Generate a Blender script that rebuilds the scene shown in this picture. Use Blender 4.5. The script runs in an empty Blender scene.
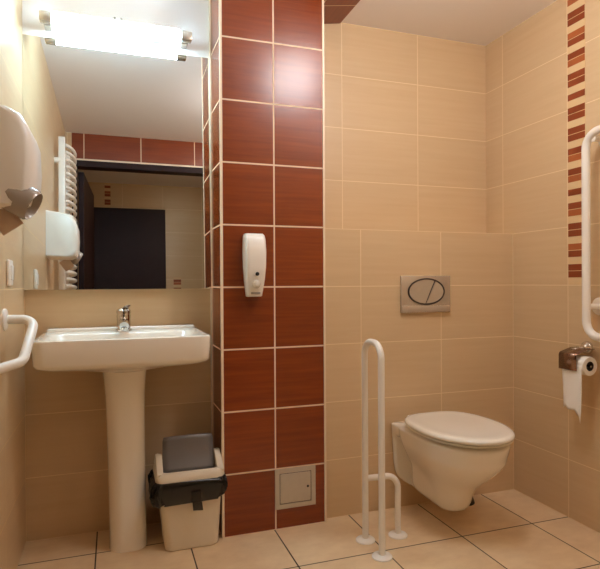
import bpy, bmesh, math, random
from mathutils import Vector, Matrix
random.seed(4)
S = bpy.context.scene
COL = S.collection
PI = math.pi

# ---------------------------------------------------------------- geometry of the room (metres)
XL, XR = -0.334, 1.848          # left / right wall
YB = 2.377                      # back wall (behind the washbasin and above the cistern boxing)
YBOX = 2.176                    # front of the cistern boxing
YC = 2.147                      # front of the brown pier
CX0, CX1 = 0.404, 0.847         # pier
CEIL = 2.25
YL0, YL1 = 0.30, 0.38           # entrance wall
TH = 0.25                       # tile row height

# ---------------------------------------------------------------- materials
def lin(c):
    return tuple(((v / 255) / 12.92 if v / 255 <= .04045 else ((v / 255 + .055) / 1.055) ** 2.4) for v in c) + (1,)

def new_mat(name):
    m = bpy.data.materials.new(name); m.use_nodes = True
    nt = m.node_tree
    return m, nt, nt.nodes['Principled BSDF']

def plain(name, rgb, rough=.4, metal=0, spec=.5, coat=0, noise=.04, nscale=30, bump=0, emit=0, alpha=1, trans=0, emitc=None):
    m, nt, b = new_mat(name)
    L = nt.links
    tc = nt.nodes.new('ShaderNodeTexCoord'); n = nt.nodes.new('ShaderNodeTexNoise')
    n.inputs['Scale'].default_value = nscale; n.inputs['Detail'].default_value = 4
    L.new(tc.outputs['Object'], n.inputs['Vector'])
    r = nt.nodes.new('ShaderNodeMapRange')
    r.inputs['To Min'].default_value = 1 - noise; r.inputs['To Max'].default_value = 1 + noise
    L.new(n.outputs['Fac'], r.inputs['Value'])
    h = nt.nodes.new('ShaderNodeHueSaturation'); h.inputs['Color'].default_value = lin(rgb)
    L.new(r.outputs['Result'], h.inputs['Value']); L.new(h.outputs['Color'], b.inputs['Base Color'])
    b.inputs['Roughness'].default_value = rough; b.inputs['Metallic'].default_value = metal
    b.inputs['Specular IOR Level'].default_value = spec
    b.inputs['Coat Weight'].default_value = coat; b.inputs['Coat Roughness'].default_value = .05
    b.inputs['Alpha'].default_value = alpha
    b.inputs['Transmission Weight'].default_value = trans
    if bump:
        bp = nt.nodes.new('ShaderNodeBump'); bp.inputs['Strength'].default_value = bump; bp.inputs['Distance'].default_value = .002
        L.new(n.outputs['Fac'], bp.inputs['Height']); L.new(bp.outputs['Normal'], b.inputs['Normal'])
    if emit:
        b.inputs['Emission Color'].default_value = lin(emitc or rgb); b.inputs['Emission Strength'].default_value = emit
    return m

def mth(nt, op, a, b=None, c=None):
    n = nt.nodes.new('ShaderNodeMath'); n.operation = op
    for i, v in enumerate((a, b, c)):
        if v is None: continue
        if isinstance(v, (int, float)): n.inputs[i].default_value = v
        else: nt.links.new(v, n.inputs[i])
    return n.outputs[0]

def tiles(name, ua, uo, up, va, vo, vp, c_dark, c_light, grout, gw, rough=.3, grain='u', gs=(4, 90), var=.05, bump=.25, soft=1.0):
    """ceramic tiles on a grid in world space: u axis / offset / pitch, v axis / offset / pitch"""
    m, nt, b = new_mat(name); L = nt.links
    g = nt.nodes.new('ShaderNodeNewGeometry'); sp = nt.nodes.new('ShaderNodeSeparateXYZ')
    L.new(g.outputs['Position'], sp.inputs[0])
    u = mth(nt, 'DIVIDE', mth(nt, 'SUBTRACT', sp.outputs[ua], uo), up)
    v = mth(nt, 'DIVIDE', mth(nt, 'SUBTRACT', sp.outputs[va], vo), vp)
    def edge(t, p):
        f = mth(nt, 'FRACT', t)
        return mth(nt, 'MULTIPLY', mth(nt, 'MINIMUM', f, mth(nt, 'SUBTRACT', 1, f)), p)
    d = mth(nt, 'MINIMUM', edge(u, up), edge(v, vp))
    mr = nt.nodes.new('ShaderNodeMapRange'); mr.interpolation_type = 'SMOOTHSTEP'
    mr.inputs['From Min'].default_value = gw * .5 - .0006 * soft; mr.inputs['From Max'].default_value = gw * .5 + .0010 * soft
    mr.inputs['To Min'].default_value = 1; mr.inputs['To Max'].default_value = 0
    L.new(d, mr.inputs['Value'])
    # every tile its own tone and its own run of the print
    cell = nt.nodes.new('ShaderNodeCombineXYZ')
    L.new(mth(nt, 'FLOOR', u), cell.inputs[0]); L.new(mth(nt, 'FLOOR', v), cell.inputs[1])
    wn = nt.nodes.new('ShaderNodeTexWhiteNoise'); wn.noise_dimensions = '3D'; L.new(cell.outputs[0], wn.inputs['Vector'])
    co = nt.nodes.new('ShaderNodeCombineXYZ')
    L.new(mth(nt, 'MULTIPLY', sp.outputs[ua], gs[0] if grain == 'u' else gs[1]), co.inputs[0])
    L.new(mth(nt, 'MULTIPLY', sp.outputs[va], gs[1] if grain == 'u' else gs[0]), co.inputs[1])
    L.new(mth(nt, 'MULTIPLY', wn.outputs['Value'], 40), co.inputs[2])
    n = nt.nodes.new('ShaderNodeTexNoise'); n.inputs['Scale'].default_value = 1; n.inputs['Detail'].default_value = 5; n.inputs['Roughness'].default_value = .6
    L.new(co.outputs[0], n.inputs['Vector'])
    rp = nt.nodes.new('ShaderNodeValToRGB')
    rp.color_ramp.elements[0].position = .3; rp.color_ramp.elements[0].color = lin(c_dark)
    rp.color_ramp.elements[1].position = .7; rp.color_ramp.elements[1].color = lin(c_light)
    L.new(n.outputs['Fac'], rp.inputs['Fac'])
    hs = nt.nodes.new('ShaderNodeHueSaturation'); L.new(rp.outputs['Color'], hs.inputs['Color'])
    L.new(mth(nt, 'MULTIPLY_ADD', wn.outputs['Value'], var * 2, 1 - var), hs.inputs['Value'])
    mx = nt.nodes.new('ShaderNodeMix'); mx.data_type = 'RGBA'
    L.new(mr.outputs['Result'], mx.inputs[0]); L.new(hs.outputs['Color'], mx.inputs[6]); mx.inputs[7].default_value = lin(grout)
    L.new(mx.outputs[2], b.inputs['Base Color'])
    L.new(mth(nt, 'MULTIPLY_ADD', mr.outputs['Result'], .75 - rough, rough), b.inputs['Roughness'])
    bp = nt.nodes.new('ShaderNodeBump'); bp.inputs['Strength'].default_value = bump; bp.inputs['Distance'].default_value = .002
    L.new(mth(nt, 'MULTIPLY_ADD', mr.outputs['Result'], -1, mth(nt, 'MULTIPLY', n.outputs['Fac'], .08)), bp.inputs['Height'])
    L.new(bp.outputs['Normal'], b.inputs['Normal'])
    return m

BG_D, BG_L, BG_G = (208, 178, 138), (213, 185, 146), (235, 212, 172)
def beige(name, ua, uo, up=.41, **k):
    return tiles(name, ua, uo, up, 2, 0, TH, BG_D, BG_L, BG_G, .003, rough=.34, gs=(2.5, 45), var=.02, **k)
M_back = beige('beige_tile_back', 0, 1.03)
M_sinkwall = beige('beige_tile_basin', 0, XL, .745)
M_box = beige('beige_tile_box', 0, 1.029, .409)
M_right = beige('beige_tile_right', 1, 1.838)
M_left = beige('beige_tile_left', 1, YB)
M_lobby = beige('beige_tile_lobby', 0, .5)
M_lobbyside = beige('beige_tile_lobby_side', 1, .3)
BR_D, BR_L, BR_G = (118, 48, 14), (138, 62, 19), (232, 206, 174)
M_pier = tiles('brown_wood_tile', 0, .625, .2225, 2, 0, TH, BR_D, BR_L, BR_G, .0058, rough=.27, gs=(3, 70), var=.07)
M_pierside = tiles('brown_wood_tile_side', 1, YC, 1.0, 2, 0, TH, BR_D, BR_L, BR_G, .0058, rough=.14, gs=(3, 70), var=.04, bump=.12)
M_band = tiles('brown_wood_tile_band', 0, .205, .41, 2, 2.05, .3, BR_D, BR_L, BR_G, .006, rough=.3, gs=(3, 70), var=.06)
M_soffit = tiles('brown_wood_tile_soffit', 1, 2.2, .41, 0, .86, .3, BR_D, BR_L, BR_G, .004, rough=.3, gs=(3, 70), var=.06)
M_floor = tiles('floor_tile', 0, .62, .345, 1, 1.842, .345, (218, 187, 147), (233, 206, 167), (66, 48, 36), .0048, rough=.33, gs=(9, 14), var=.025, bump=.35)
M_ceil = plain('ceiling_paint', (240, 235, 232), .8, noise=.01, nscale=6)
M_trimcream = plain('cream_edge_profile', (236, 216, 188), .35, noise=.02)
M_listbase = plain('mosaic_cream', (222, 192, 146), .35, noise=.03, nscale=40)
M_list1 = plain('mosaic_dark_brown', (138, 62, 28), .3, noise=.12, nscale=60)
M_list2 = plain('mosaic_red_brown', (170, 92, 48), .3, noise=.12, nscale=60)
M_ceramic = plain('white_ceramic', (240, 232, 218), .12, coat=.6, noise=.008, nscale=8)
M_seat = plain('white_seat_plastic', (242, 236, 222), .1, coat=.3, noise=.008, nscale=8)
M_chrome = plain('chrome', (215, 212, 208), .08, metal=1, noise=.02)
M_bronze = plain('dull_bronze_chrome', (150, 122, 104), .22, metal=.9, noise=.05, nscale=50)
M_satin = plain('satin_chrome', (206, 196, 182), .26, metal=.7, noise=.05, nscale=50)
M_steel = plain('brushed_steel', (196, 188, 176), .36, metal=.6, noise=.08, nscale=40)
M_dark = plain('dark_gap', (30, 24, 20), .6, noise=.1)
M_white = plain('white_powder_coat', (240, 234, 224), .3, coat=.2, noise=.01)
M_plastic = plain('white_plastic', (238, 232, 222), .32, noise=.012)
M_clear = plain('clear_button', (214, 206, 192), .12, noise=.02, coat=.5)
M_greyprint = plain('grey_print', (150, 142, 134), .5, noise=.2, nscale=200)
M_binw = plain('cream_bin_plastic', (226, 214, 192), .38, noise=.015)
M_bing = plain('grey_bin_plastic', (114, 108, 104), .36, noise=.04)
M_bag = plain('black_bin_film', (14, 12, 12), .16, noise=.1, nscale=60, bump=.15, alpha=.94)
M_wood = plain('dark_wenge_wood', (42, 18, 15), .5, spec=.22, noise=.2, nscale=9)
M_paper = plain('toilet_paper', (240, 234, 224), .9, noise=.02, nscale=80, bump=.3)
M_card = plain('card_core', (70, 52, 40), .9, noise=.1)
M_smoke = plain('smoky_grey_plastic', (158, 146, 134), .16, noise=.05, coat=.5)
M_amber = plain('amber_brown_plastic', (208, 180, 152), .3, noise=.08)
M_tube = plain('lit_fluorescent_tube', (255, 255, 255), .4, emit=92, noise=0, emitc=(194, 234, 255))
M_globe = plain('lit_opal_glass', (255, 240, 220), .4, emit=26, noise=0, emitc=(250, 249, 252))
M_fill_entrance = plain('fill_light_glass_entrance', (255, 240, 220), .4, emit=9, noise=0, emitc=(250, 249, 252))
M_fill_lobby = plain('fill_light_glass_lobby', (255, 240, 220), .4, emit=11, noise=0, emitc=(255, 240, 215))
m, nt, b = new_mat('mirror_glass')
b.inputs['Metallic'].default_value = 1; b.inputs['Roughness'].default_value = 0; b.inputs['Base Color'].default_value = (.86, .87, .85, 1)
M_mirror = m

# ---------------------------------------------------------------- mesh helpers (everything is drawn in world metres)
def box(bm, a, b, mi=0, bev=0, seg=2):
    t = bmesh.new()
    bmesh.ops.create_cube(t, size=1)
    for v in t.verts:
        v.co = Vector((a[i] + (b[i] - a[i]) * (v.co[i] + .5) for i in range(3)))
    if bev:
        bmesh.ops.bevel(t, geom=t.edges[:], offset=bev, segments=seg, profile=.5, affect='EDGES', clamp_overlap=True)
    merge(bm, t, mi)

def merge(bm, t, mi=0, mat=None):
    vm = {}
    for v in t.verts: vm[v] = bm.verts.new(mat @ v.co if mat else v.co)
    for f in t.faces:
        try:
            nf = bm.faces.new([vm[v] for v in f.verts]); nf.material_index = mi; nf.smooth = f.smooth
        except ValueError: pass
    t.free()

def loft(bm, rings, cap0=True, cap1=True, mi=0, closed=True):
    R = [[bm.verts.new(p) for p in r] for r in rings]
    n = len(R[0])
    for i in range(len(R) - 1):
        for j in range(n if closed else n - 1):
            k = (j + 1) % n
            f = bm.faces.new((R[i][j], R[i][k], R[i + 1][k], R[i + 1][j])); f.material_index = mi
    if cap0: bm.faces.new(R[0][::-1]).material_index = mi
    if cap1: bm.faces.new(R[-1]).material_index = mi
    return R

def rr(cx, cy, hx, hy, r, z, n=8):
    """rounded rectangle ring"""
    r = min(r, hx * .999, hy * .999); P = []
    for q, (sx, sy) in enumerate(((1, 1), (-1, 1), (-1, -1), (1, -1))):
        for i in range(n + 1):
            a = PI / 2 * (q + i / n)
            P.append(Vector((cx + sx * (hx - r) + r * math.cos(a), cy + sy * (hy - r) + r * math.sin(a), z)))
    return P

def circ(c, ax, r, n=20, r2=None):
    ax = Vector(ax).normalized()
    t = Vector((0, 0, 1)) if abs(ax.z) < .9 else Vector((1, 0, 0))
    u = ax.cross(t).normalized(); v = ax.cross(u)
    return [Vector(c) + u * (r * math.cos(2 * PI * i / n)) + v * ((r2 or r) * math.sin(2 * PI * i / n)) for i in range(n)]

def lathe(bm, c, ax, prof, n=24, mi=0, cap0=True, cap1=True):
    ax = Vector(ax).normalized()
    loft(bm, [circ(Vector(c) + ax * h, ax, r, n) for h, r in prof], cap0, cap1, mi)

def fillet(pts, rad, n=7):
    P = [Vector(p) for p in pts]; out = [P[0]]
    if not isinstance(rad, (list, tuple)): rad = [rad] * len(P)
    for i in range(1, len(P) - 1):
        a = (P[i - 1] - P[i]); c = (P[i + 1] - P[i]); la, lc = a.length, c.length
        a.normalize(); c.normalize()
        ang = a.angle(c); d = min(rad[i] / math.tan(ang / 2), la * .49, lc * .49); r = d * math.tan(ang / 2)
        bis = (a + c).normalized(); cen = P[i] + bis * (r / math.sin(ang / 2))
        s = P[i] + a * d - cen; e = P[i] + c * d - cen
        th = s.angle(e)
        for k in range(n + 1):
            t = k / n
            out.append(cen + (s * math.sin((1 - t) * th) + e * math.sin(t * th)) / math.sin(th))
    out.append(P[-1]); return out

def tube(bm, pts, r, n=16, mi=0, caps=True):
    P = [Vector(p) for p in pts]; rings = []
    t0 = (P[1] - P[0]).normalized()
    u = t0.cross(Vector((0, 0, 1)) if abs(t0.z) < .9 else Vector((1, 0, 0))).normalized()
    for i, p in enumerate(P):
        t = ((P[min(i + 1, len(P) - 1)] - p).normalized() + (p - P[max(i - 1, 0)]).normalized()).normalized()
        u = (u - t * u.dot(t)).normalized(); v = t.cross(u)
        rings.append([p + u * (r * math.cos(2 * PI * k / n)) + v * (r * math.sin(2 * PI * k / n)) for k in range(n)])
    loft(bm, rings, caps, caps, mi)

ROOT = {}
def wloc(o):
    return ROOT.get(o.name, Vector((0, 0, 0)))

def obj(name, bm, mats, parent=None, smooth=True, sub=0, ang=40, solid=0):
    """one mesh object; origin at its thing's base"""
    if not isinstance(mats, (list, tuple)): mats = [mats]
    bmesh.ops.recalc_face_normals(bm, faces=bm.faces[:])
    if parent is None:
        xs = [v.co for v in bm.verts]
        org = Vector(((min(c.x for c in xs) + max(c.x for c in xs)) / 2, (min(c.y for c in xs) + max(c.y for c in xs)) / 2, min(c.z for c in xs)))
    else: org = wloc(parent)
    for v in bm.verts: v.co -= org
    me = bpy.data.meshes.new(name); bm.to_mesh(me); bm.free()
    for m in mats: me.materials.append(m)
    if smooth:
        me.polygons.foreach_set('use_smooth', [True] * len(me.polygons))
        me.set_sharp_from_angle(angle=math.radians(ang))
    o = bpy.data.objects.new(name, me); COL.objects.link(o)
    if parent is None: o.location = org
    else: o.parent = parent
    ROOT[o.name] = org
    if solid:
        md = o.modifiers.new('thick', 'SOLIDIFY'); md.thickness = solid; md.offset = 0
    if sub:
        md = o.modifiers.new('sub', 'SUBSURF'); md.levels = md.render_levels = sub
    return o

def thing(name, label, cat, loc, group=None):
    o = bpy.data.objects.new(name, None); COL.objects.link(o); o.location = loc
    o.empty_display_size = .05
    ROOT[o.name] = Vector(loc); o['label'] = label; o['category'] = cat
    if group: o['group'] = group
    return o

def tag(o, label, cat, group=None):
    o['label'] = label; o['category'] = cat
    if group: o['group'] = group
    return o

def struct(name, bm, mats, smooth=False, parent=None):
    o = obj(name, bm, mats, parent, smooth)
    if parent is None: o['kind'] = 'structure'
    return o

def sbox(name, a, b, mats, bev=0, parent=None):
    bm = bmesh.new(); box(bm, a, b, 0, bev); return struct(name, bm, mats, parent=parent)

def part(name, a, b, mat, parent, bev=0, seg=3):
    bm = bmesh.new(); box(bm, a, b, 0, bev, seg); return obj(name, bm, mat, parent)

# ---------------------------------------------------------------- the room
T = .12
YF = -1.2                       # far wall of the lobby behind the entrance
LX0, LX1 = -.62, 1.9
sbox('floor', (LX0 - T, YF - T, -.1), (XR + T + .1, YB + T, 0), M_floor)
sbox('ceiling', (LX0 - T, YF - T, CEIL), (XR + T + .1, YB + T, CEIL + .1), M_ceil)
sbox('wall_left', (XL - T, YL1, 0), (XL, YB + T, CEIL), M_left)
sbox('wall_right', (XR, YF - T, 0), (XR + T, YB + T, CEIL), M_right)
sbox('wall_back_basin', (XL, YB, 0), (CX0 + .05, YB + T, 2.0), M_sinkwall)
sbox('wall_back_upper', (XL, YB, 2.0), (CX0 + .05, YB + T, CEIL), M_ceil)
sbox('wall_back_toilet', (CX0 + .05, YB, 0), (XR, YB + T, CEIL), M_back)
sbox('wall_cistern_box', (CX1, YBOX, 0), (XR, YB, 1.25), M_box)
bm = bmesh.new(); box(bm, (CX0, YC, 0), (CX1, YB, CEIL))
bm.normal_update()
for f in bm.faces:
    if abs(f.normal.x) > .5: f.material_index = 1
struct('wall_pier', bm, [M_pier, M_pierside])
# cream edge profiles of the pier
sbox('trim_1', (CX0 - .002, YC - .003, 0), (CX0 + .008, YC + .008, CEIL), M_trimcream, .001)
sbox('trim_2', (CX1 - .007, YC - .003, 0), (CX1 + .002, YC + .03, CEIL), M_trimcream, .001)
sbox('trim_9', (CX0 - .005, YB - .034, 0), (CX0, YB, CEIL), M_trimcream)
# brown soffit board along the ceiling right of the pier
bm = bmesh.new()
loft(bm, [[Vector(p) for p in ((CX1, y, CEIL), (1.022, y, CEIL), (1.022, y, CEIL - .006), (CX1, y, CEIL - .036))] for y in (1.88, YB)])
struct('trim_3', bm, M_soffit)
# entrance wall, seen only in the mirror
bm = bmesh.new()
HEAD = 2.0
box(bm, (LX0 - T, YL0, 0), (-.29, YL1, CEIL), 0); box(bm, (.87, YL0, 0), (XR, YL1, CEIL), 0)
struct('wall_entrance', bm, M_lobby)
bm = bmesh.new(); box(bm, (-.29, YL0, HEAD + .05), (.87, YL1, CEIL))
bm.normal_update()
for f in bm.faces:
    if f.normal.y > .5: f.material_index = 1
struct('wall_lintel', bm, [M_ceil, M_band])
sbox('trim_4', (XL, YL1, HEAD + .045), (.87, YL1 + .006, HEAD + .057), M_trimcream)
bm = bmesh.new()
box(bm, (-.29, YL0 - .02, HEAD), (.87, YL1 + .004, HEAD + .05)); box(bm, (-.29, YL0 - .02, 0), (-.255, YL1 + .004, HEAD)); box(bm, (.835, YL0 - .02, 0), (.87, YL1 + .004, HEAD))
struct('trim_5', bm, M_wood)
sbox('wall_lobby_far', (LX0 - T, YF - T, 0), (XR, YF, CEIL), M_lobby)
sbox('wall_lobby_left', (LX0 - T, YF, 0), (LX0, YL0, CEIL), M_lobbyside)
# doors: a closed one on the lobby's far wall, an open leaf at the left jamb
d = sbox('door_1', (-.196, YF, 0), (.52, YF + .04, 1.985), M_wood, .003)
bm = bmesh.new(); tube(bm, fillet([(.46, YF + .04, 1.02), (.46, YF + .09, 1.02), (.35, YF + .09, 1.02)], .015), .009)
struct('door_handle', bm, M_chrome, True, d)
bm = bmesh.new(); t = bmesh.new(); box(t, (-.02, -.86, .008), (.02, 0, 1.985), 0, .003)
merge(bm, t, 0, Matrix.Translation((-.232, YL0 - .03, 0)) @ Matrix.Rotation(math.radians(3), 4, 'Z'))
struct('door_2', bm, M_wood)

# ---------------------------------------------------------------- mosaic strips
def mosaic(name, x, y0, y1, z0, z1, axis):
    bm = bmesh.new(); rng = random.Random(7)
    def slab(a0, a1, b0, b1, d, mi):
        if axis == 'x': box(bm, (x - d, a0, b0), (x, a1, b1), mi)
        else: box(bm, (a0, x, b0), (a1, x + d, b1), mi)
    slab(y0, y1, z0, z1, .0015, 0)
    z = z0; k = 0
    zz = []
    while z < z1:
        for i in range(5):
            z += .031
            zz.append((z, .0265))
            if i < 4: zz.append((z + .0295, .0265)); z += .056
            else: z += .0265
    for a, h in zz:
        if a + h < z1: slab(y0 + .001, y1 - .001, a, a + h, .0025, rng.choice((1, 1, 2)))
    return struct(name, bm, [M_listbase, M_list1, M_list2])
mosaic('trim_6', XR, 1.743, 1.834, 1.002, CEIL - .001, 'x')
mosaic('trim_7', YF, -.085, -.025, 1.99, CEIL - .001, 'y')
mosaic('trim_8', YF, .60, .68, .9, 1.27, 'y')

# ---------------------------------------------------------------- mirror
bm = bmesh.new()
MZ0, MZ1, MX0, MX1 = .994, 1.998, XL + .001, CX0 - .0055
y0f = YB - .0305; y1f = YB - .0034
v = [bm.verts.new(p) for p in ((MX0, y0f, MZ0), (MX1, y0f, MZ0), (MX1, y1f, MZ1), (MX0, y1f, MZ1), (MX0, YB, MZ0), (MX1, YB, MZ0), (MX1, YB, MZ1), (MX0, YB, MZ1))]
for q in ((0, 1, 2, 3), (7, 6, 5, 4), (0, 4, 5, 1), (1, 5, 6, 2), (2, 6, 7, 3), (3, 7, 4, 0)):
    f = bm.faces.new([v[i] for i in q]); f.material_index = 0 if q == (0, 1, 2, 3) else 1
o = obj('mirror', bm, [M_mirror, M_ceil], None, False)
tag(o, 'large square frameless wall mirror above the washbasin, reflecting a dark door', 'mirror')

# ---------------------------------------------------------------- fluorescent lamp above the mirror
LZ, LY = 2.037, 2.285
t = thing('fluorescent_lamp', 'lit white fluorescent tube lamp mounted on the wall above the mirror', 'lamp', (.03, YB, LZ))
bm = bmesh.new(); box(bm, (-.215, LY + .026, LZ - .008), (.265, LY + .034, LZ + .03), 0, .002); box(bm, (-.215, LY - .002, LZ + .026), (.265, LY + .034, LZ + .031), 0, .002); box(bm, (-.15, LY + .03, LZ - .004), (.21, YB, LZ + .024), 0, .004); obj('base', bm, M_white, t)  # added back plate and top flange keep tube light off the wall above
bm = bmesh.new(); lathe(bm, (-.222, LY, LZ), (1, 0, 0), [(0, .017), (.004, .02), (.49, .02), (.494, .017)], 20); obj('tube', bm, M_tube, t)
for x0, x1 in ((-.262, -.218), (.268, .312)):
    bm = bmesh.new(); box(bm, (x0, LY - .02, LZ - .018), (x1, LY + .02, LZ + .018), 0, .004)
    xm = (x0 + x1) / 2; box(bm, (xm - .012, LY + .01, LZ - .012), (xm + .012, YB, LZ + .012), 0, .002)
    hd = obj('tube_holder', bm, M_satin, t)
for x in (.01, .035):
    bm = bmesh.new(); box(bm, (x - .004, YB - .05, LZ + .015), (x + .004, YB, LZ + .06), 0, .001); obj('bracket', bm, M_satin, t)

# warm opal ceiling lamp of the room (just outside the top of the photograph)
t = thing('ceiling_lamp', 'round opal glass ceiling lamp with warm light, above the middle of the room', 'lamp', (.95, 1.42, CEIL))
bm = bmesh.new(); lathe(bm, (.95, 1.42, CEIL), (0, 0, -1), [(0, .15), (.015, .15), (.018, .146)], 32); obj('ceiling_rose', bm, M_white, t)
bm = bmesh.new(); lathe(bm, (.95, 1.42, CEIL - .018), (0, 0, -1), [(0, .07), (.02, .105), (.05, .13), (.09, .142), (.13, .135), (.17, .11), (.2, .07), (.212, .02)], 32); obj('glass_shade', bm, M_globe, t)

t = thing('ceiling_lamp', 'added fill light shaped as a round opal ceiling lamp, near the entrance', 'lamp', (1.45, .78, CEIL))  # unseen lamp added as frontal fill for the boxing and toilet
bm = bmesh.new(); lathe(bm, (1.45, .78, CEIL), (0, 0, -1), [(0, .15), (.015, .15), (.018, .146)], 32); obj('ceiling_rose', bm, M_white, t)
bm = bmesh.new(); lathe(bm, (1.45, .78, CEIL - .018), (0, 0, -1), [(0, .07), (.02, .105), (.05, .13), (.09, .142), (.13, .135), (.17, .11), (.2, .07), (.212, .02)], 32); obj('glass_shade', bm, M_fill_entrance, t)
# added fill lamp, out of view, brightens the lobby and the room
t = thing('ceiling_lamp', 'added fill light shaped as a small opal ceiling lamp, behind the doorway', 'lamp', (.72, -.2, CEIL))
bm = bmesh.new(); lathe(bm, (.72, -.2, CEIL), (0, 0, -1), [(0, .15), (.015, .15), (.018, .146)], 32); obj('ceiling_rose', bm, M_white, t)
bm = bmesh.new(); lathe(bm, (.72, -.2, CEIL - .018), (0, 0, -1), [(0, .135), (.015, .142), (.035, .135), (.052, .11), (.062, .07), (.066, .02)], 32); obj('glass_shade', bm, M_fill_lobby, t)

# ---------------------------------------------------------------- washbasin
SX = .037
t = thing('washbasin', 'white ceramic pedestal washbasin with a chrome mixer tap under the mirror', 'washbasin', (SX, YB, 0))
bm = bmesh.new()
cy = (1.965 + YB - .002) / 2; hy = (YB - .002 - 1.965) / 2
R = [rr(SX, 2.2, .09, .10, .08, .714), rr(SX, 2.2, .11, .12, .08, .719), rr(SX, 2.2, .2, hy * .78, .07, .736), rr(SX, cy + .006, .268, hy - .012, .05, .749),
     rr(SX, cy + .002, .286, hy - .004, .045, .757), rr(SX, cy, .291, hy, .045, .768), rr(SX, cy, .2955, hy, .045, .842), rr(SX, cy, .294, hy - .001, .044, .849),
     rr(SX, cy, .289, hy - .006, .04, .852), rr(SX, cy, .282, hy - .013, .036, .852), rr(SX, 2.125, .272, .143, .04, .850), rr(SX, 2.125, .262, .135, .05, .842),
     rr(SX, 2.125, .245, .122, .07, .80), rr(SX, 2.13, .2, .10, .08, .765), rr(SX, 2.14, .1, .06, .055, .752), rr(SX, 2.14, .03, .03, .028, .75)]
for r in R[-6:]: pass
for q in R:
    for p in q: p.z -= .024; p.x = SX + (p.x - SX) * 1.015
loft(bm, R)
# raised upstand ledge against the wall
loft(bm, [rr(SX, 2.347, .288, .028, .01, .821, 4), rr(SX, 2.347, .286, .028, .01, .836, 4), rr(SX, 2.348, .281, .025, .01, .841, 4)])
bs = obj('basin', bm, M_ceramic, t, ang=50)
bm = bmesh.new(); lathe(bm, (SX, 2.14, .7255), (0, 0, 1), [(0, .024), (.004, .024), (.006, .018)], 20); obj('drain', bm, M_chrome, t)
bm = bmesh.new(); PR = []
for z, hx, yf in ((0, .070, 2.155), (.012, .069, 2.155), (.05, .068, 2.153), (.3, .069, 2.14), (.5, .070, 2.125), (.6, .072, 2.11), (.66, .076, 2.10), (.692, .080, 2.09)):
    PR.append(rr(SX + .011 * (1 - z / .7), (yf + 2.33) / 2, hx, (2.33 - yf) / 2, hx * .8, z, 8))
loft(bm, PR); obj('pedestal', bm, M_ceramic, t, ang=50)
FY = 2.30
bm = bmesh.new(); lathe(bm, (SX, FY, .827), (0, 0, 1), [(0, .032), (.006, .032), (.009, .028), (.04, .0265), (.06, .028), (.068, .026)], 24)
fc = obj('faucet', bm, M_chrome, t)
bm = bmesh.new(); tube(bm, [(SX, FY - .01, .867), (SX, FY - .06, .862), (SX, FY - .10, .853)], .0175); lathe(bm, (SX, FY - .095, .848), (0, 0, -1), [(0, .012), (.012, .012)], 16); obj('spout', bm, M_chrome, fc)
bm = bmesh.new()
lathe(bm, (SX, FY, .896), (0, 0, 1), [(0, .028), (.012, .0285), (.02, .022), (.025, .008)], 24)
loft(bm, [rr(SX + .002, FY - .0, .014, .012, .006, .915, 4), rr(SX + .012, FY - .03, .012, .012, .006, .926, 4), rr(SX + .02, FY - .062, .009, .009, .005, .933, 4)])
obj('lever', bm, M_chrome, fc)

# ---------------------------------------------------------------- bin
BX = .28
t = thing('trash_bin', 'cream plastic swing lid bin with open grey flap, beside the washbasin pedestal', 'bin', (BX, 2.17, 0))
bm = bmesh.new()
def binr(z, k=0):
    f = z / .28
    return rr(BX - .006 * f, 2.178 + .002 * f, .102 + .021 * f + k, .079 + .018 * f + k, .03, z, 6)
loft(bm, [binr(0, -.006), binr(.004, -.001), binr(.012), binr(.15), binr(.276), binr(.276, -.004), binr(.1, -.004), binr(.008, -.004)])
obj('bin_body', bm, M_binw, t)
bm = bmesh.new(); cxl, cyl = BX - .006, 2.18
hxo, hyo = .129, .103
loft(bm, [rr(cxl, cyl, hxo + .002, hyo + .002, .034, .270, 6), rr(cxl, cyl, hxo + .002, hyo + .002, .034, .275, 6), rr(cxl, cyl, hxo, hyo, .034, .288, 6), rr(cxl, cyl, hxo - .008, hyo - .01, .034, .300, 6),
          rr(cxl, cyl, hxo - .019, hyo - .022, .028, .302, 6), rr(cxl, cyl, hxo - .022, hyo - .024, .026, .285, 6), rr(cxl, cyl, hxo - .012, hyo - .012, .03, .272, 6)], False, False)
for s in (-1, 1):                # rounded cheeks that carry the flap
    xo, xi = cxl + s * (hxo - .004), cxl + s * (hxo - .027)
    prof = [(-.092, .296), (-.06, .318), (-.03, .337), (-.012, .348), (.012, .348), (.03, .337), (.06, .318), (.092, .296), (.09, .288), (-.09, .288)]
    loft(bm, [[Vector((xo, cyl + a, b)) for a, b in prof], [Vector((xo - s * .008, cyl + a * .96, b + .003)) for a, b in prof], [Vector((xi, cyl + a * .95, b)) for a, b in prof]])
obj('lid_frame', bm, M_binw, t, ang=35)
bm = bmesh.new(); rows = []
for i in range(9):
    s = i / 8; zz = .283 + s * .130; yy = 2.142 + s * .04 + .012 * math.sin(s * PI)
    w = (.100 - .002 * s) * (1 if i < 8 else .96)
    rows.append([Vector((cxl + w * (j / 8 * 2 - 1), yy - .006 * (1 - (j / 4 - 1) ** 2), zz + (.004 * (1 - (j / 4 - 1) ** 2)) * s)) for j in range(9)])
for i in range(8):
    for j in range(8): pass
V = [[bm.verts.new(p) for p in r] for r in rows]
for i in range(8):
    for j in range(8): bm.faces.new((V[i][j], V[i][j + 1], V[i + 1][j + 1], V[i + 1][j]))
obj('swing_flap', bm, M_bing, t, solid=.008)
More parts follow.
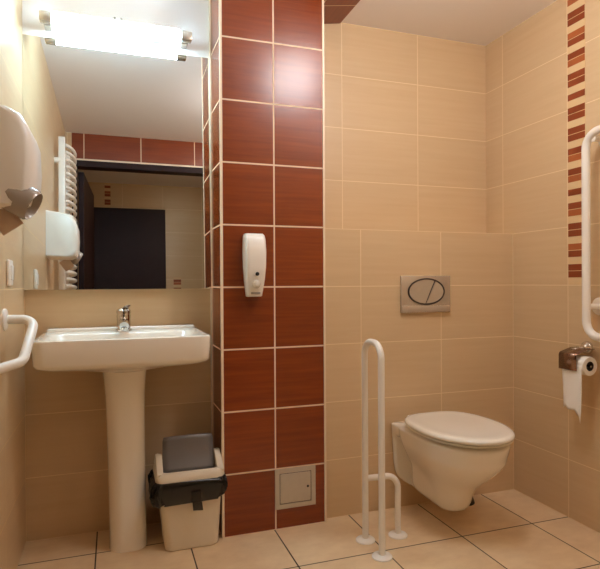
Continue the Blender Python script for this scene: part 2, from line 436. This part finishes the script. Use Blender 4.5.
# bag: thin film folded over the bin's edge
bm = bmesh.new(); rng = random.Random(3); rings = []
NB = 96
base = rr(cxl, cyl, 1, 1, .3, 0, 23)
prof = [(.268, .002), (.2705, .009), (.262, .016), (.248, .021), (.230, .022), (.212, .019), (.196, .013), (.186, .008)]
ph = [rng.uniform(0, 6.28) for _ in range(8)]
for k, (z, off) in enumerate(prof):
    ring = binr(z, .003 + off); ring = rr(cxl, cyl, .122 + off, .098 + off, .032, z, 23)
    out = []
    for j, p in enumerate(ring):
        a = j / len(ring) * 2 * PI
        w = .010 * math.sin(7 * a + ph[0] + k * .5) + .006 * math.sin(17 * a + ph[1] - k * .7) + 0.006 * math.sin(31 * a + ph[2] + k * 1.7)
        c = Vector((cxl, cyl, z)); dv = (p - c); 
        q = c + dv * (1 + (w * .75 * min(1, k / 3)) / dv.length)
        q.z += (k / 7) * (.022 * math.sin(a + 2.2) + .008 * math.sin(3 * a + ph[3]) + .004 * math.sin(11 * a + ph[4]))
        q.x = min(q.x, CX0 - .006 if q.y > YC - .01 else CX0 + .004)
        out.append(q)
    rings.append(out)
loft(bm, rings, False, False)
# the tied tab of surplus film
tb = [(cxl - .012, cyl - .12, .205), (cxl + .03, cyl - .119, .208)]
g = [[bm.verts.new((cxl - .004 + j * .012 + .002 * i, cyl - .1185 - .004 * math.sin(i * 1.2 + j), .232 - i * .018)) for j in range(4)] for i in range(5)]
for i in range(4):
    for j in range(3): bm.faces.new((g[i][j], g[i][j + 1], g[i + 1][j + 1], g[i + 1][j]))
o = obj('bin_bag', bm, M_bag, None, True, ang=80)
tag(o, 'glossy black plastic bag folded over the rim of the cream bin', 'bag')

# ---------------------------------------------------------------- soap dispenser
t = thing('soap_dispenser', 'white wall soap dispenser with push button on the brown tiled pier', 'soap dispenser', (.538, YC, .96))
DX = .530
def dr(z, hx, d):
    r = rr(DX, YC - d / 2 + .001, hx, d / 2, .012, z, 5)
    return [Vector((p.x, p.y, p.z)) for p in r]
bm = bmesh.new()
loft(bm, [dr(.962, .027, .05), dr(.965, .0295, .058), dr(.99, .032, .066), dr(1.03, .0365, .075), dr(1.08, .040, .082), dr(1.14, .0415, .082), dr(1.19, .0405, .074), dr(1.205, .039, .064), dr(1.213, .036, .05)])
bd = obj('housing', bm, M_plastic, t, ang=50)
bm = bmesh.new(); lathe(bm, (DX + .002, YC - .079, 1.052), (0, -1, 0), [(0, .0075), (.0035, .0075), (.004, .006)], 16); o = obj('sight_glass', bm, M_dark, t); o['label'] = 'small round dark sight hole'
bm = bmesh.new(); lathe(bm, (DX, YC - .070, 1.012), (0, -1, 0), [(0, .017), (.006, .016), (.011, .012), (.013, .004)], 20); o = obj('push_button', bm, M_clear, t)
bm = bmesh.new(); box(bm, (DX - .019, YC - .0625, .972), (DX + .019, YC - .055, .981), 0, .002); obj('badge', bm, M_greyprint, t)

# ---------------------------------------------------------------- access panel
t = thing('access_panel', 'square steel access panel low on the brown pier', 'access panel', (.71, YC, .083))
a0, a1, b0, b1 = .622, .799, .083, .248; w = .019
bm = bmesh.new()
outer = [(a0, b0), (a1, b0), (a1, b1), (a0, b1)]; inner = [(a0 + w, b0 + w), (a1 - w, b0 + w), (a1 - w, b1 - w), (a0 + w, b1 - w)]
vs = [[bm.verts.new((x, YC - dd, z)) for x, z in q] for q, dd in ((outer, 0), (outer, .004), (inner, .005), (inner, 0))]
for i in range(3):
    for j in range(4): bm.faces.new((vs[i][j], vs[i][(j + 1) % 4], vs[i + 1][(j + 1) % 4], vs[i + 1][j]))
obj('frame', bm, M_steel, t, False)
part('seam', (a0 + w - .001, YC - .001, b0 + w - .001), (a1 - w + .001, YC, b1 - w + .001), M_dark, t)
dd = part('panel_door', (a0 + w + .003, YC - .005, b0 + w + .003), (a1 - w - .003, YC - .0012, b1 - w - .003), M_steel, t, .001)
bm = bmesh.new(); lathe(bm, (a1 - w - .016, YC - .005, .165), (0, -1, 0), [(0, .005), (.0015, .005)], 12); obj('lock', bm, M_dark, dd)

# ---------------------------------------------------------------- flush plate
t = thing('flush_plate', 'chrome dual flush plate with oval split button on the wall above the toilet', 'flush plate', (1.352, YBOX, .875))
f0, f1, g0, g1 = 1.222, 1.482, .876, 1.046; fcx, fcz = 1.352, .973
part('plate', (f0, YBOX - .012, g0), (f1, YBOX + .001, g1), M_satin, t, .004)
bm = bmesh.new()
box(bm, (f0 + .003, YBOX - .017, g0 + .003), (f1 - .003, YBOX - .011, g0 + .034), 0, .003); obj('lower_strip', bm, M_satin, t)
ea, eb = .093, .058
bm = bmesh.new()
NN = 48; rg = []
for off, dd in ((.0035, .011), (.0035, .0155), (-.0035, .0155), (-.0035, .011)):
    rg.append([Vector((fcx + (ea + off) * math.cos(2 * PI * i / NN), YBOX - dd, fcz + (eb + off) * math.sin(2 * PI * i / NN))) for i in range(NN)])
rg.append(rg[0]); loft(bm, rg, False, False); bmesh.ops.remove_doubles(bm, verts=bm.verts[:], dist=1e-6)
o = obj('ring', bm, M_dark, t); o['label'] = 'dark oval groove'
def half(name, sgn):
    bm = bmesh.new(); pts = []
    # slanted split line from (x=.045 at the top) to (x=-.005 at the bottom)
    def xs(z): return fcx + .022 + (z - fcz) * .46
    for i in range(97):
        a = 2 * PI * i / 96
        x, z = fcx + (ea - .004) * math.cos(a), fcz + (eb - .004) * math.sin(a)
        e = xs(z) + sgn * .0022
        if (x - e) * sgn > 0: pts.append((x, z))
    if sgn > 0:                   # starts at angle 0, so rotate to keep one run
        k = next((i for i in range(1, len(pts)) if math.dist(pts[i], pts[i - 1]) > .012), 0); pts = pts[k:] + pts[:k]
    loft(bm, [[Vector((x, YBOX - dd, z)) for x, z in pts] for dd in (.0105, .0148)])
    obj(name, bm, M_satin, t, False)
half('large_button', -1); half('small_button', 1)
bm = bmesh.new(); tube(bm, [(fcx + .022 - .026, YBOX - .0125, fcz - .054), (fcx + .022 + .026, YBOX - .0125, fcz + .054)], .0024, 6); o = obj('button_gap', bm, M_dark, t)

# ---------------------------------------------------------------- toilet
TX = 1.333
t = thing('toilet', 'white wall hung toilet with closed lid beneath the flush plate', 'toilet', (TX, YBOX, 0))
def smax(a, b, k=.02):
    h = max(k - abs(a - b), 0) / k
    return max(a, b) + h * h * k * .25
def outline(z, wf, wr, w, dc, d1, dmin=0):
    """half-outline from the wall to the front: wall flange (half width wf), recess (wr), then an egg (w, centre dc, front d1)"""
    ds = [0, .012, .020, .030, .055, .080, .092, .105, .13, .17] if dmin == 0 else [dmin + (.17 - dmin) * i / 9 for i in range(10)]
    pts = []
    for d in ds:
        e = w * (1 - .10 * ((dc - d) / dc) ** 2)
        if dmin: x = e * (.55 + .45 * min(1, (d - dmin) / .06))
        elif d <= .020: x = max(wf, e)
        elif d < .086: x = min(max(wf, e), wr) if wr else e
        else: x = max(e, .110 - max(0, d - .12) * .3)
        pts.append((x, d))
    for i in range(1, 13):
        a = i / 12; d = .17 + (d1 - .17) * math.sin(a * PI / 2)
        e = w * math.sqrt(max(0, 1 - (max(0, d - dc) / (d1 - dc)) ** 2)) * (1 - .10 * (max(0, dc - d) / dc) ** 2)
        if not dmin and d < .27: e = max(e, .110 - max(0, d - .12) * .3)
        pts.append((e if i < 12 else 0, d))
    L = [Vector((TX - x, YBOX - d + .0015, z)) for x, d in pts]
    Rr = [Vector((TX + x, YBOX - d + .0015, z)) for x, d in pts[-2::-1]]
    return L + Rr
bm = bmesh.new()
TD = -.04
#        z     wb    db    w     dc    d1   dmin
lev = [(.112, .03, 0, .034, .235, .272, .14), (.117, .05, 0, .056, .235, .296, .10), (.135, .08, 0, .074, .232, .318, .04), (.165, .118, .055, .080, .23, .328, 0),
       (.20, .142, .055, .086, .23, .340, 0), (.235, .150, .058, .098, .235, .372, 0), (.27, .153, .065, .118, .245, .420, 0), (.305, .155, .072, .140, .255, .463, 0),
       (.34, .157, .08, .158, .265, .497, 0), (.358, .158, .09, .165, .27, .508, 0), (.368, .160, .15, .168, .27, .507, 0), (.39, .161, .161, .172, .27, .516, 0), (.412, .162, .162, .175, .27, .522, 0),
       (.426, .162, .162, .176, .27, .523, 0), (.4335, .160, .160, .172, .27, .518, 0)]
loft(bm, [outline(l[0] + TD, *l[1:5], l[5] - .008, l[6]) for l in lev])
obj('bowl', bm, M_ceramic, t, ang=60, sub=1)
def egg(z, w, d0, d1, dc=.29, N=20):
    P = []
    for i in range(2 * N):
        a = PI * i / N
        c, s = math.cos(a), math.sin(a)
        if c >= 0: d = dc + (d1 - dc) * c; x = w * s
        else:
            d = dc + (dc - d0) * (-abs(c) ** .8); x = w * math.copysign(abs(s) ** .62, s) * 1.0
        P.append(Vector((TX + x, YBOX - d + .008, z + TD)))
    return P
bm = bmesh.new()
loft(bm, [egg(.4325, .150, .09, .490), egg(.4440, .152, .09, .492), egg(.4448, .178, .07, .527), egg(.4464, .182, .068, .532), egg(.4495, .180, .07, .53), egg(.4505, .172, .075, .523)])
obj('seat', bm, M_seat, t, ang=60)
bm = bmesh.new()
loft(bm, [egg(.4548, .176, .07, .525), egg(.4558, .183, .064, .535), egg(.461, .187, .06, .539), egg(.468, .186, .061, .538), egg(.4735, .179, .067, .531), egg(.4755, .166, .078, .518), egg(.4738, .14, .10, .485), egg(.4728, .10, .15, .42), egg(.4728, .04, .22, .34)])
obj('lid', bm, M_seat, t, ang=60)
for s in (-1, 1):
    bm = bmesh.new(); lathe(bm, (TX + s * .078 - .02, YBOX - .046, .452 + TD), (1, 0, 0), [(0, .011), (.002, .013), (.038, .013), (.04, .011)], 16)
    lathe(bm, (TX + s * .078, YBOX - .046, .438 + TD), (0, 0, 1), [(0, .014), (.012, .012)], 16); obj('hinge', bm, M_seat, t)
bm = bmesh.new(); tube(bm, [(TX + .055, 1.965, .125), (TX + .085, 1.962, .105), (TX + .095, 1.96, .09)], .010, 10); lathe(bm, (TX + .093, 1.96, .098), (.35, 0, -1), [(0, .013), (.003, .019), (.03, .019), (.033, .013)], 16)
o = obj('drain_plug', bm, M_dark, t); o['label'] = 'black plastic fitting under the bowl'

# ---------------------------------------------------------------- grab rails
def flange(bm, c, ax, r=.04):
    lathe(bm, c, ax, [(0, r), (.004, r), (.008, r * .9), (.011, r * .55)], 24)
t = thing('support_rail', 'white floor standing grab rail of bent tube beside the toilet', 'grab rail', (.94, 1.87, 0))
A, B, C = Vector((.933, 1.802, 0)), Vector((.932, 1.94, 0)), Vector((1.073, 1.935, 0))
bm = bmesh.new(); tube(bm, fillet([A, A + Vector((0, 0, .788)), B + Vector((0, 0, .788)), B], .055, 8), .0124); obj('upright_loop', bm, M_white, t)
bm = bmesh.new(); tube(bm, fillet([B + Vector((.008, 0, .244)), C + Vector((0, 0, .244)), C], .05, 8), .0122); obj('brace', bm, M_white, t)
for P in (A, B, C):
    bm = bmesh.new(); flange(bm, P, (0, 0, 1), .038); obj('floor_flange', bm, M_white, t)

t = thing('grab_rail', 'white tubular grab rail on the right wall above the paper holder', 'grab rail', (XR, 1.4, 1.0))
gx, gy = 1.777, 1.675
bm = bmesh.new(); tube(bm, fillet([(XR, 1.06, 1.602), (gx, 1.06, 1.602), (gx, gy, 1.602), (gx, gy, .798), (gx, 1.06, .798), (XR, 1.06, .798)], [.03, .04, .062, .062, .04, .03], 8), .0158); obj('tube', bm, M_white, t)
for (y, z) in ((gy, .915), (gy - .035, 1.575)):
    bm = bmesh.new(); tube(bm, [(gx, y, z), (XR, y, z)], .012); flange(bm, (XR, y, z), (-1, 0, 0), .036); obj('wall_flange', bm, M_white, t)
for z in (1.602, .798):
    bm = bmesh.new(); flange(bm, (XR, 1.06, z), (-1, 0, 0), .036); obj('wall_flange', bm, M_white, t)

t = thing('grab_rail', 'short white bent grab rail on the left wall beside the washbasin', 'grab rail', (XL, 1.85, .8))
bm = bmesh.new(); tube(bm, fillet([(XL, 1.957, .903), (-.243, 1.957, .903), (-.257, 1.795, .787), (-.345, 1.733, .766)], [.0, .04, .04, 0], 8), .0148); obj('tube', bm, M_white, t)
bm = bmesh.new(); flange(bm, (XL, 1.957, .903), (1, 0, 0), .036); obj('wall_flange', bm, M_white, t)
bm = bmesh.new(); flange(bm, (XL, 1.741, .769), (1, 0, 0), .036); obj('wall_flange', bm, M_white, t)

# ---------------------------------------------------------------- toilet paper holder and roll
t = thing('toilet_paper_holder', 'chrome toilet paper holder with curved cover on the right wall', 'paper holder', (XR, 1.74, .74))
RX, RZ, RY0, RY1 = 1.788, .678, 1.668, 1.776
bm = bmesh.new(); lathe(bm, (XR, 1.735, .743), (-1, 0, 0), [(0, .027), (.006, .027), (.014, .024), (.02, .016), (.03, .012)], 20); obj('wall_rose', bm, M_chrome, t)
bm = bmesh.new(); tube(bm, fillet([(XR - .02, 1.735, .743), (1.79, 1.745, .738), (1.788, 1.795, .73), (1.788, 1.795, RZ), (1.788, RY0 - .004, RZ)], .014, 5), .0045, 10); obj('arm', bm, M_chrome, t)
bm = bmesh.new(); ring = []
cp = fillet([(1.836, 0, RZ + .064), (1.80, 0, RZ + .063), (1.741, 0, RZ + .046), (1.7405, 0, RZ - .02)], [0, .02, .014, 0], 5)
V = [[bm.verts.new((p.x, y, p.z)) for p in cp] for y in (RY0 + .022, RY1 + .004)]
for j in range(len(V[0]) - 1): bm.faces.new((V[0][j], V[0][j + 1], V[1][j + 1], V[1][j]))
for q, y in ((0, RY0 + .022), (1, RY1 + .012)):
    pass
obj('cover', bm, M_bronze, t, solid=.0025)
t = thing('toilet_paper_roll', 'white toilet paper roll with a hanging sheet on the chrome holder', 'toilet paper', (RX, 1.73, .5))
bm = bmesh.new(); n = 28
prof = [(RY0, .0195), (RY0, .0365), (RY0 + .002, .0378), (RY1 - .002, .0378), (RY1, .0365), (RY1, .0195)]
rgs = [circ((RX, y, RZ), (0, 1, 0), r, n) for y, r in prof]; rgs.append(rgs[0]); loft(bm, rgs, False, False); bmesh.ops.remove_doubles(bm, verts=bm.verts[:], dist=1e-6)
obj('roll', bm, M_paper, t)
bm = bmesh.new(); rgs = [circ((RX, y, RZ), (0, 1, 0), r, n) for y, r in ((RY0 + .001, .0193), (RY1 - .001, .0193), (RY1 - .001, .018), (RY0 + .001, .018))]; rgs.append(rgs[0]); loft(bm, rgs, False, False)
obj('core', bm, M_card, t)
bm = bmesh.new(); G = []
for i in range(17):
    s = i / 16
    row = []
    for j in range(9):
        q = j / 8
        y = RY1 - .004 - (RY1 - RY0 - .008) * q
        y = y * (1 - .12 * s) + (1.72 - .012 * s) * .12 * s
        x = RX - .0385 - .004 * s + .006 * s * math.sin(q * 7 + s * 2.5)
        z = RZ + .005 - s * (.185 + .05 * max(0, q - .62) / .38 * s - .012 * max(0, math.sin(q * 9)) * s)
        row.append(bm.verts.new((x, y, z)))
    G.append(row)
for i in range(16):
    for j in range(8): bm.faces.new((G[i][j], G[i][j + 1], G[i + 1][j + 1], G[i + 1][j]))
obj('hanging_sheet', bm, M_paper, t, solid=.001)

# ---------------------------------------------------------------- hand dryer on the left wall
t = thing('hand_dryer', 'white rounded hand dryer with smoky outlet on the left wall by the mirror', 'hand dryer', (XL, 1.46, 1.2))
Y0, Y1 = 1.40, 1.60
prof = [(XL, 1.22), (-.215, 1.215), (-.19, 1.225), (-.182, 1.25), (-.178, 1.32), (-.181, 1.385), (-.190, 1.412), (-.206, 1.437), (-.235, 1.452), (XL, 1.468)]
DZ = -.02
def sect(y, k):
    out = []
    for x, z in prof:
        out.append(Vector((XL + (x - XL) * (1 - k * .12), y, 1.35 + DZ + (z - 1.35) * (1 - k * .06))))
    return out
bm = bmesh.new(); loft(bm, [sect(Y0, 1), sect(Y0 + .006, .4), sect(Y0 + .02, 0), sect(Y1 - .02, 0), sect(Y1 - .006, .4), sect(Y1, 1)])
obj('housing', bm, M_plastic, t, ang=35)
bm = bmesh.new()
ax = Vector((.62, -.1, -.36)).normalized(); c0 = Vector((-.232, 1.44, 1.232))
lathe(bm, c0, ax, [(0, .040), (.03, .040), (.056, .039), (.062, .035), (.057, .032), (.03, .028)], 28); o = obj('outlet', bm, M_smoke, t); o['label'] = 'smoky grey outlet nozzle'
bm = bmesh.new(); tmp = bmesh.new(); box(tmp, (-.027, -.03, -.003), (.027, .03, .003), 0, .002)
merge(bm, tmp, 0, Matrix.Translation((-.243, 1.46, 1.172)) @ Matrix.Rotation(math.radians(-35), 4, 'Y') @ Matrix.Rotation(math.radians(80), 4, 'X')); o = obj('flap', bm, M_amber, t); o['label'] = 'brown plastic flap under the outlet'

# ---------------------------------------------------------------- light switch
t = thing('light_switch', 'white square light switch on the left wall above the grab rail', 'switch', (XL, 2.03, 1.01))
part('plate', (XL, 1.995, 1.012), (XL + .012, 2.058, 1.098), M_plastic, t, .005)
part('rocker', (XL + .01, 2.008, 1.03), (XL + .016, 2.045, 1.08), M_plastic, t, .003)

# ---------------------------------------------------------------- towel radiator, seen in the mirror
t = thing('towel_radiator', 'white ladder towel radiator on the left wall, seen in the mirror', 'radiator', (XL, .95, .8))
ya, yb = 1.15, .76
for y in (ya, yb): part('upright', (-.312, y - .016, .85), (-.275, y + .016, 1.975), M_white, t, .004)
bm = bmesh.new(); z = 1.93
rb = bmesh.new(); pts = []
for i in range(13):
    s = i / 12; pts.append((-.277 + .045 * math.sin(PI * s) ** .6, ya - .008 + (yb - ya + .016) * s, 0))
tube(rb, pts, .0105, 10)
proto = None
k = 0
while z > .88:
    if proto is None:
        b2 = bmesh.new(); merge(b2, rb, 0, Matrix.Translation((0, 0, z))); proto = obj('rung', b2, M_white, t); z0 = z
    else:
        c = proto.copy(); COL.objects.link(c); c.parent = t; c.location = (0, 0, z - z0)
    z -= .043
for y in (ya, yb):
    for zz in (1.83, 1.0):
        bm = bmesh.new(); tube(bm, [(XL - .002, y, zz), (-.30, y, zz)], .02); obj('wall_bracket', bm, M_white, t)

# ---------------------------------------------------------------- camera
F, YAW, PIT, ROLL, H = 543.43, .3301, -.0036, -.0053, 1.0173
fw = Vector((math.sin(YAW) * math.cos(PIT), math.cos(YAW) * math.cos(PIT), math.sin(PIT)))
r0 = Vector((math.cos(YAW), -math.sin(YAW), 0)); u0 = r0.cross(fw)
rv = r0 * math.cos(ROLL) + u0 * math.sin(ROLL); uv = -r0 * math.sin(ROLL) + u0 * math.cos(ROLL)
cam = bpy.data.cameras.new('camera'); co = bpy.data.objects.new('camera', cam); COL.objects.link(co)
cam.sensor_fit = 'HORIZONTAL'; cam.sensor_width = 36; cam.lens = F / 600 * 36; cam.clip_start = .02
mtx = Matrix((rv, uv, -fw)).transposed().to_4x4(); mtx.translation = (0, 0, H)
co.matrix_world = mtx
S.camera = co

w = bpy.data.worlds.new('world'); S.world = w; w.use_nodes = True
w.node_tree.nodes['Background'].inputs[0].default_value = (.02, .018, .016, 1)
S.view_settings.view_transform = 'Standard'; S.view_settings.look = 'None'; S.view_settings.gamma = 1; S.view_settings.use_curve_mapping = False
S.view_settings.exposure = .1
S.cycles.max_bounces = 10; S.cycles.diffuse_bounces = 6; S.cycles.glossy_bounces = 6
S.cycles.use_denoising = True
S.cycles.sample_clamp_indirect = 6
